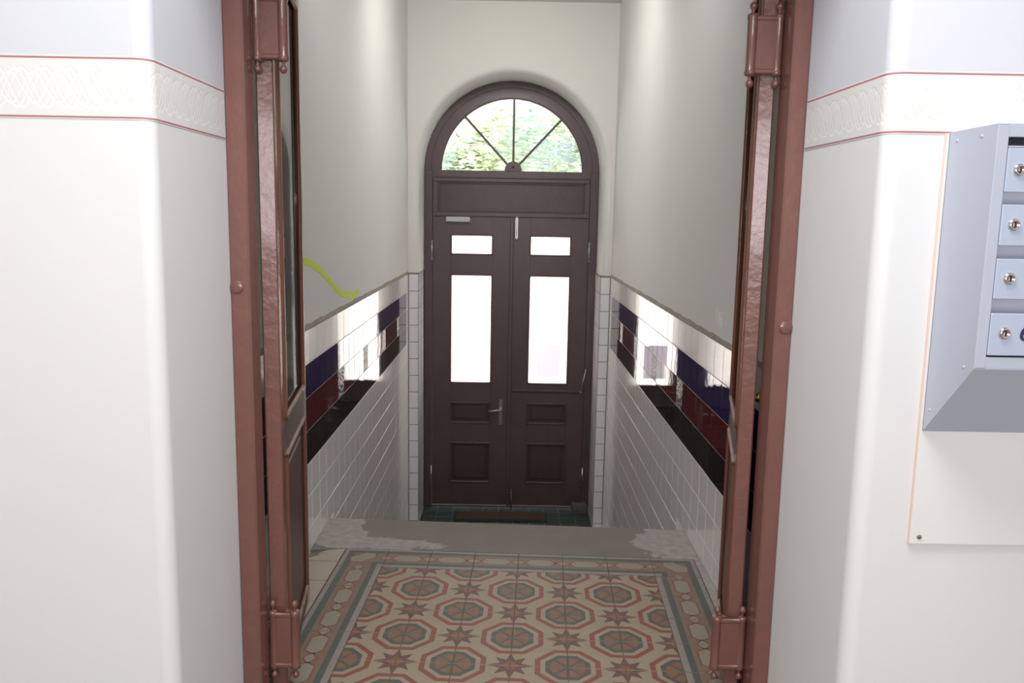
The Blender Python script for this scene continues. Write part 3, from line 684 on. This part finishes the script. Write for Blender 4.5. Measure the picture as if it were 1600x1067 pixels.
# ------------------------------------------------------------------ inner doorway (door_2): frame, two open glazed leaves, spring hinges
d2 = empty('door_2', (0.0, YFr, 0)); struct(d2, 'brown gloss painted doorway with two narrow leaves folded open into the corridor', 'door')
def P3(b, name, label=None, par=None):
    o = b.build(name, par or d2)
    if par is None: o.matrix_parent_inverse = Matrix.Translation((0, -YFr, 0))
    if label: o['label'] = label
    return o
b = MB()
b.box(XL+0.0005, -0.734, YFr, 2.435, 0, 2.40, 'brown', 0.005); b.box(0.764, XR-0.0005, YFr, 2.455, 0, 2.40, 'brown', 0.005)
b.box(XL+0.0005, XR-0.0005, YFr, 2.44, 2.38, 2.47, 'brown', 0.005)
fr = P3(b, 'door_frame')
for (x, z) in ((-0.771, 1.304), (0.794, 1.215)):
    b = MB(); b.lathe_dir((x, YFr, z), (0, -1, 0), [(.019, 0), (.019, .003), (.016, .005), (.008, .006), (0, .0062)], 'brown', 20); b.build('cover_cap', fr)
def inner_leaf(org, theta, sgn, L_, label):
    # local x runs along the leaf, local y = 0 is the face seen from the corridor centre, body towards +y
    th = 0.046 if sgn > 0 else 0.050
    e = empty('door_leaf', (org[0], org[1]-YFr, 0)); e.parent = d2; e['label'] = label
    e.rotation_euler = (0, 0, 0)
    dx = Vector((sgn*math.sin(theta), math.cos(theta), 0)); dy = Vector((sgn*math.cos(theta), -math.sin(theta), 0)); dz = Vector((0, 0, 1))
    R = Matrix((dx, dy, dz)).transposed().to_4x4()
    if R.determinant() < 0: pass
    e.matrix_local = Matrix.Translation((org[0], org[1]-YFr, 0))
    def put(b, nm, lab=None):
        b.v = [tuple(R @ Vector(v)) for v in b.v]; o = b.build(nm, e)
        if lab: o['label'] = lab
        return o
    tb = 0.022; st = 0.085 if sgn < 0 else 0.08; gz0, gz1 = 0.875, 2.225; pz0, pz1 = 0.085, 0.750
    b = MB()
    b.box(0, st, 0, th, 0.008, 2.37, 'brown', 0.004); b.box(L_-st, L_, 0, tb, 0.008, 2.37, 'brown', 0.004)
    for z0, z1 in ((0.008, pz0), (pz1, gz0), (gz1, 2.37)): b.box(st, L_-st, 0.001, tb-0.001, z0, z1, 'browns')
    put(b, 'leaf_frame')
    b = MB(); b.box(st, L_-st, 0.008, 0.011, gz0, gz1, 'leafglass'); put(b, 'glass_pane', 'clear greenish glass pane')
    b = MB(); b.box(st, L_-st, 0.009, tb-0.004, pz0, pz1, 'browns'); b.box(st+0.05, L_-st-0.05, 0.005, tb-0.003, pz0+0.05, pz1-0.05, 'browns', 0.005); put(b, 'panel')
    for z0, z1 in ((gz0, gz1), (pz0, pz1)):
        b = MB()
        for y0, y1 in ((-0.007, 0.008), (0.012, tb+0.003)):
            beadring(b, st-0.012, L_-st+0.012, z0-0.012, z1+0.012, y0, y1, 0.022, 'brownb')
        put(b, 'bead')
    if sgn > 0:
        b = MB(); yk = tb; kx, kz = 0.25, 0.935
        b.lathe_dir((kx, yk, kz), (0, 1, 0), [(0, 0), (.017, 0), (.017, .003), (.008, .006), (.007, .038), (.014, .044), (.018, .054), (.013, .063), (0, .065)], 'brass'); put(b, 'knob', 'small brass knob')
    return e
eL = inner_leaf((-0.687, 2.470, 0), math.radians(7.6), -1, 0.665, 'left leaf standing open with its glazed face in view')
eR = inner_leaf((0.709, 2.470, 0), math.radians(12.6), 1, 0.60, 'right leaf standing open almost edge on')
def spring_hinge(x1, x2, z0, z1, yh, side):
    # x1 barrel on the frame, x2 barrel on the leaf
    e = empty('spring_hinge', (0, 0, 0)); e.parent = d2; e.matrix_local = Matrix.Translation(((x1+x2)/2, yh-YFr, z0))
    off = Vector(((x1+x2)/2, yh, z0))
    def put(b, nm):
        b.v = [tuple(Vector(v)-off) for v in b.v]; return b.build(nm, e)
    for x, r in ((x1, 0.0125), (x2, 0.0145)):
        b = MB(); b.lathe((x, yh, z0), [(0, 0), (r*.8, 0), (r*1.12, .004), (r*1.12, .014), (r, .018), (r, z1-z0-.018), (r*1.12, z1-z0-.014), (r*1.12, z1-z0-.004), (r*.8, z1-z0), (0, z1-z0)], 'brown', 18); put(b, 'barrel')
        for zz, s_ in ((z1, 1), (z0, -1)):
            pr = [(.004, -.002), (.005, .006), (.0045, .009), (.009, .014), (.0115, .021), (.009, .028), (.004, .032), (0, .033)]
            b = MB(); b.lathe((x, yh, zz), [(r_, s_*h_) for r_, h_ in pr], 'brown', 16); put(b, 'finial')
    b = MB(); xa, xb = sorted((x1, x2)); b.box(xa, xb, yh-0.008, yh-0.001, z0+0.010, z1-0.010, 'brown', 0.002)
    for zz in (z0+0.006, z1-0.020): b.box(xa, xb, yh-0.011, yh-0.001, zz, zz+0.014, 'brown', 0.003)
    put(b, 'wrap_plate')
    b = MB(); b.box(min(x1, x1-side*0.012), max(x1, x1-side*0.012), yh-0.002, yh+0.012, z0+0.004, z1-0.004, 'brown', 0.001); put(b, 'frame_flange')
    b = MB(); xo = x2+side*-0.0; b.box(min(x2, x2-side*0.03), max(x2, x2-side*0.03), yh+0.004, yh+0.018, z0+0.004, z1-0.004, 'brown', 0.001); put(b, 'leaf_flange')
    return e
spring_hinge(-0.7235, -0.650, 1.938, 2.118, 2.445, 1)
spring_hinge(-0.7215, -0.654, 0.088, 0.283, 2.445, 1)
spring_hinge(0.7505, 0.676, 1.922, 2.092, 2.445, -1)
spring_hinge(0.7505, 0.672, 0.106, 0.287, 2.445, -1)

# ------------------------------------------------------------------ wall marks
def ribbon(pts, wd, xw, nrm, mt, name, th=0.0008):
    vs = []; n = len(pts)
    for i, (y, z) in enumerate(pts):
        a = Vector(pts[max(0, i-1)]); c = Vector(pts[min(n-1, i+1)]); d = (c-a).normalized(); p_ = Vector((-d.y, d.x)); wv_ = wd[i] if isinstance(wd, list) else wd
        for s_ in (-1, 1):
            q = Vector((y, z))+p_*s_*wv_*0.5; vs.append((xw, q.x, q.y)); vs.append((xw+nrm*th, q.x, q.y))
    fs = []
    for i in range(n-1):
        a, c = i*4, (i+1)*4; fs += [(a+1, c+1, c+3, a+3), (a, a+1, a+3, a+2) if i == 0 else (a, c, c+1, a+1), (a+2, a+3, c+3, c+2)]
    b = MB(); b.add(vs, fs, mt); return b.build(name)
def smooth_path(pts, n=6):
    out_ = []
    for i in range(len(pts)-1):
        p0 = pts[max(0, i-1)]; p1 = pts[i]; p2 = pts[i+1]; p3 = pts[min(len(pts)-1, i+2)]
        for k in range(n):
            t_ = k/n
            out_.append(tuple(0.5*((2*p1[j])+(-p0[j]+p2[j])*t_+(2*p0[j]-5*p1[j]+4*p2[j]-p3[j])*t_**2+(-p0[j]+3*p1[j]-3*p2[j]+p3[j])*t_**3) for j in (0, 1)))
    out_.append(pts[-1]); return out_
gp = smooth_path([(3.40, 1.318), (3.58, 1.309), (3.705, 1.295), (3.90, 1.252), (4.12, 1.180), (4.34, 1.105), (4.52, 1.078), (4.70, 1.052), (4.88, 1.066)])
gr = ribbon(gp, [0.032+random.uniform(-.004, .004) for _ in gp], -XW, 1, 'spray', 'graffiti')
tag(gr, 'wavy yellow green spray paint stroke on the left corridor plaster', 'graffiti')
gr2 = ribbon(smooth_path([(4.60, 1.088), (4.72, 1.062), (4.80, 1.052)]), 0.012, -XW, 1, 'spray', 'splash', 0.0011); gr2.parent = gr
cp_ = empty('paint_chip', (XW, 3.47, 1.11)); tag(cp_, 'small flaked white paint patch on the right corridor plaster', 'paint chip')
for j, path in enumerate((((3.515, 1.150), (3.510, 1.12), (3.505, 1.085)), ((3.475, 1.135), (3.465, 1.11), (3.46, 1.08)), ((3.435, 1.140), (3.43, 1.105), (3.425, 1.075)))):
    o = ribbon(smooth_path(list(path), 4), [0.012+random.uniform(-.006, .010) for _ in range(9)], XW, -1, 'chip', 'flake', 0.0015); o.parent = cp_; o.matrix_parent_inverse = Matrix.Translation((-XW, -3.47, -1.11))

# ------------------------------------------------------------------ letterbox on its backing board
bx0 = 0.955; bz0, bz1 = 0.768, 1.712; yb = YN-0.010
t = empty('backing_board', (bx0, YN, bz0)); tag(t, 'thin white board screwed to the right hall wall behind the letterboxes', 'board')
def rel(b, name, par, off, label=None):
    b.v = [(v[0]-off[0], v[1]-off[1], v[2]-off[2]) for v in b.v]; o = b.build(name, par)
    if label: o['label'] = label
    return o
off = (bx0, YN, bz0)
b = MB(); b.box(bx0+0.002, 1.50, yb, YN-0.0002, bz0, bz1, 'board', 0.0006); rel(b, 'panel', t, off)
b = MB(); b.box(bx0, bx0+0.0022, yb+0.0005, YN-0.0002, bz0, bz1, 'boarde'); rel(b, 'edge', t, off, 'raw pinkish board edge')
for x, z in ((0.978, 0.785), (1.47, 0.785)):
    b = MB(); b.lathe_dir((x, yb, z), (0, -1, 0), [(.0055, 0), (.0055, .0015), (.003, .003), (0, .0032)], 'dullm', 12); rel(b, 'screw', t, off)
mx0, mx1 = 0.962, 1.36; yf = 1.68; yb2 = yb-0.0005
off = (mx0, yb2, 1.04); t = empty('letterbox', off); tag(t, 'blue grey metal letterbox unit with slanted underside on the right hall wall', 'letterbox')
z_ft, z_fb, z_bk = 1.712, 1.222, 1.043
b = MB()   # sheet metal casing: sides, top, slanted bottom, back
prof = [(yb2, z_bk), (yb2, z_ft), (yf, z_ft), (yf, z_fb)]
for x0 in (mx0, mx1-0.0015):
    vs = [(x0, y, z) for y, z in prof]+[(x0+0.0015, y, z) for y, z in prof]
    b.add(vs, [(0, 1, 2, 3), (7, 6, 5, 4), (0, 4, 5, 1), (1, 5, 6, 2), (2, 6, 7, 3), (3, 7, 4, 0)], 'mail')
def slab(p, q, th, mt='mail'):
    (y0, z0), (y1, z1) = p, q; d_ = Vector((y1-y0, z1-z0)).normalized(); nn = Vector((-d_.y, d_.x))*th
    vs = [(x, y, z) for x in (mx0, mx1) for y, z in ((y0, z0), (y1, z1), (y1+nn.x, z1+nn.y), (y0+nn.x, z0+nn.y))]
    b.add(vs, [(0, 1, 2, 3), (7, 6, 5, 4), (0, 4, 5, 1), (1, 5, 6, 2), (2, 6, 7, 3), (3, 7, 4, 0)], mt)
slab((yf, z_fb), (yb2, z_bk), -0.0015); slab((yf, z_ft), (yb2, z_ft), 0.0015); slab((yb2, z_bk), (yb2, z_ft), 0.0015)
rel(b, 'casing', t, off)
b = MB(); dx0 = 0.985
b.box(mx0+0.0006, dx0, yf-0.001, yf+0.012, z_fb+0.0006, z_ft-0.0006, 'mail', 0.0008); b.box(mx1-0.023, mx1-0.0006, yf-0.001, yf+0.012, z_fb, z_ft, 'mail', 0.001)
b.box(dx0, mx1-0.023, yf-0.0005, yf+0.012, z_ft-0.024, z_ft, 'mail', 0.0008); b.box(dx0, mx1-0.023, yf-0.0005, yf+0.012, z_fb, z_fb+0.024, 'mail', 0.0008)
rel(b, 'front_frame', t, off)
rows = [(1.580, 1.667), (1.474, 1.556), (1.366, 1.448), (1.250, 1.337)]
for i, (z0, z1) in enumerate(rows):
    b = MB(); b.box(dx0+0.001, mx1-0.024, yf-0.003, yf+0.006, z0, z1, 'mailf', 0.0015); b.v = [(v[0]-off[0], v[1]-off[1], v[2]-off[2]) for v in b.v]; dr = b.build('box_door', t)
    lz = (1.624, 1.516, 1.408, 1.2965)[i]; lx = (1.011, 1.012, 1.014, 1.016)[i]
    b = MB(); b.lathe_dir((lx, yf-0.003, lz), (0, -1, 0), [(.0125, 0), (.0125, .002), (.011, .005), (.008, .0065), (.0075, .0055), (0, .0055)], 'chrome', 24); b.box(lx-0.001, lx+0.001, yf-0.0093, yf-0.008, lz-0.005, lz+0.005, 'slot')
    b.v = [(v[0]-off[0], v[1]-off[1], v[2]-off[2]) for v in b.v]; tag(b.build('lock', dr), 'round chrome cam lock')
    zt_ = 1.688 if i == 0 else rows[i-1][0]
    if i == 0:
        b = MB(); b.box(dx0+0.001, mx1-0.024, yf+0.006, yf+0.008, z1, zt_, 'slot'); rel(b, 'letter_slot_shade', t, off, 'dark strip standing in for the shade inside the letter slot')
        b = MB(); b.box(dx0+0.001, mx1-0.024, yf-0.001, yf+0.006, z1+0.001, z1+0.004, 'mail'); rel(b, 'slot_lip', t, off)
    else:
        b = MB(); X = [(yf+0.018, z1-0.002), (yf+0.003, zt_)]
        vs = [(x, y, z) for x in (dx0+0.001, mx1-0.024) for y, z in ((X[0][0], X[0][1]), (X[1][0], X[1][1]), (X[1][0]+0.0015, X[1][1]), (X[0][0]+0.0015, X[0][1]))]
        b.add(vs, [(0, 1, 2, 3), (7, 6, 5, 4), (0, 4, 5, 1), (1, 5, 6, 2), (2, 6, 7, 3), (3, 7, 4, 0)], 'mail'); rel(b, 'slot_flap', t, off)
# casing rivets on the visible side
for y, z in ((1.829, 1.693), (1.735, 1.694), (1.838, 1.097), (1.718, 1.218)):
    b = MB(); b.lathe_dir((mx0, y, z), (-1, 0, 0), [(.004, 0), (.0035, .0012), (0, .0018)], 'mailf', 10); rel(b, 'rivet', t, off)
# numeral 6 on the bottom door
tc_ = bpy.data.curves.new('numeral', 'FONT'); tc_.body = '6'; tc_.size = 0.044; tc_.extrude = 0.0005; tc_.offset = 0.0008; tc_.align_x = 'CENTER'; tc_.align_y = 'CENTER'
to = bpy.data.objects.new('numeral', tc_); C.objects.link(to); bpy.context.view_layer.update()
dg = bpy.context.evaluated_depsgraph_get(); nme = bpy.data.meshes.new_from_object(to.evaluated_get(dg)); bpy.data.objects.remove(to)
nme.materials.clear(); nme.materials.append(M['ink'])
no = link('numeral', nme, t, (1.058-off[0], yf-0.0040-off[1], 1.2955-off[2]), (PI/2, 0, 0)); no['label'] = 'dark blue numeral 6'

# ------------------------------------------------------------------ outside the entrance: paving and trees
b = MB(); b.box(-14, 14, 8.0, 40, ZF-0.35, ZF-0.12, 'street'); struct(b.build('floor_street'), 'pale street paving outside the entrance door', 'street')
def tree(x, y, h, r, nl, label):
    t = empty('leafy_tree', (x, y, ZF-0.12)); tag(t, label, 'tree')
    b = MB(); b.tube((0, 0, 0), (0.05, 0, h*0.55), 0.16, 'bark', 0.10)
    for k in range(7):
        a = 2*PI*k/7; b.tube((0.05, 0, h*(0.38+0.02*k)), (0.05+r*0.6*math.cos(a), r*0.6*math.sin(a), h*0.6+r*0.3*math.sin(k*2.1)), 0.05, 'bark', 0.015, 8)
    b.build('trunk', t)
    b = MB(); cl = []
    for k in range(34):
        u, v, w_ = random.gauss(0, 1), random.gauss(0, 1), random.gauss(0, 1); l = math.sqrt(u*u+v*v+w_*w_); rad = r*random.uniform(0.35, 0.95)
        cl.append((u/l*rad, v/l*rad, h*0.62+w_/l*rad*0.85, random.uniform(0.35, 0.6), random.choice(('leafa', 'leafb', 'leafc', 'leafa'))))
    for k in range(nl):
        cx, cy, cz, cr, mt = random.choice(cl)
        u = Vector((random.gauss(0, .5), random.gauss(0, .5), random.gauss(0, .45)))*cr
        p_ = Vector((cx, cy, cz))+u; q = Matrix.Rotation(random.uniform(0, 6.28), 3, 'Z') @ Matrix.Rotation(random.uniform(-1.2, 1.2), 3, 'X'); sz = random.uniform(0.05, 0.10)
        vs = [p_+q @ Vector(v_)*sz for v_ in ((-1, 0, 0), (0, -.45, .1), (1.1, 0, 0), (0, .45, .1))]
        b.add(vs, [(0, 1, 2, 3)], mt)
    o = b.build('foliage', t, fix=False); o['kind'] = 'stuff'
tree(0.3, 14.0, 6.0, 2.3, 15000, 'pale green leafy tree filling the fanlight view')
tree(-2.6, 19.5, 7.4, 2.4, 9000, 'leafy tree standing farther back, before the grey house')
t = empty('apartment_house', (0, 27, ZF-0.12)); tag(t, 'pale grey house facade behind the trees outside', 'building')
b = MB(); zs_ = [0, 1.0, 2.6, 4.0, 5.6, 7.0, 8.6, 10.5]; xw = [-9+2.6*k for k in range(8)]
for i in range(0, 8, 2): b.box(-10, 10, 0, 6, zs_[i], zs_[i+1] if i < 7 else 10.5, 'facade')
for i in range(1, 6, 2):
    e = [-10]+[v for x in xw for v in (x-0.6, x+0.6)]+[10]
    for k in range(0, len(e), 2): b.box(e[k], e[k+1], 0, 6, zs_[i], zs_[i+1], 'facade')
b.build('wall', t)
for i in range(1, 6, 2):
    for x in xw:
        b = MB(); b.box(x-0.6, x-0.53, 0.10, 0.2, zs_[i], zs_[i+1], 'board'); b.box(x+0.53, x+0.6, 0.10, 0.2, zs_[i], zs_[i+1], 'board'); b.box(x-0.53, x+0.53, 0.10, 0.2, zs_[i], zs_[i]+0.08, 'board'); b.box(x-0.53, x+0.53, 0.10, 0.2, zs_[i+1]-0.08, zs_[i+1], 'board'); b.box(x-0.03, x+0.03, 0.11, 0.19, zs_[i], zs_[i+1], 'board')
        f = b.build('window', t); b = MB(); b.box(x-0.55, x+0.55, 0.15, 0.16, zs_[i], zs_[i+1], 'pane'); b.build('pane', f)
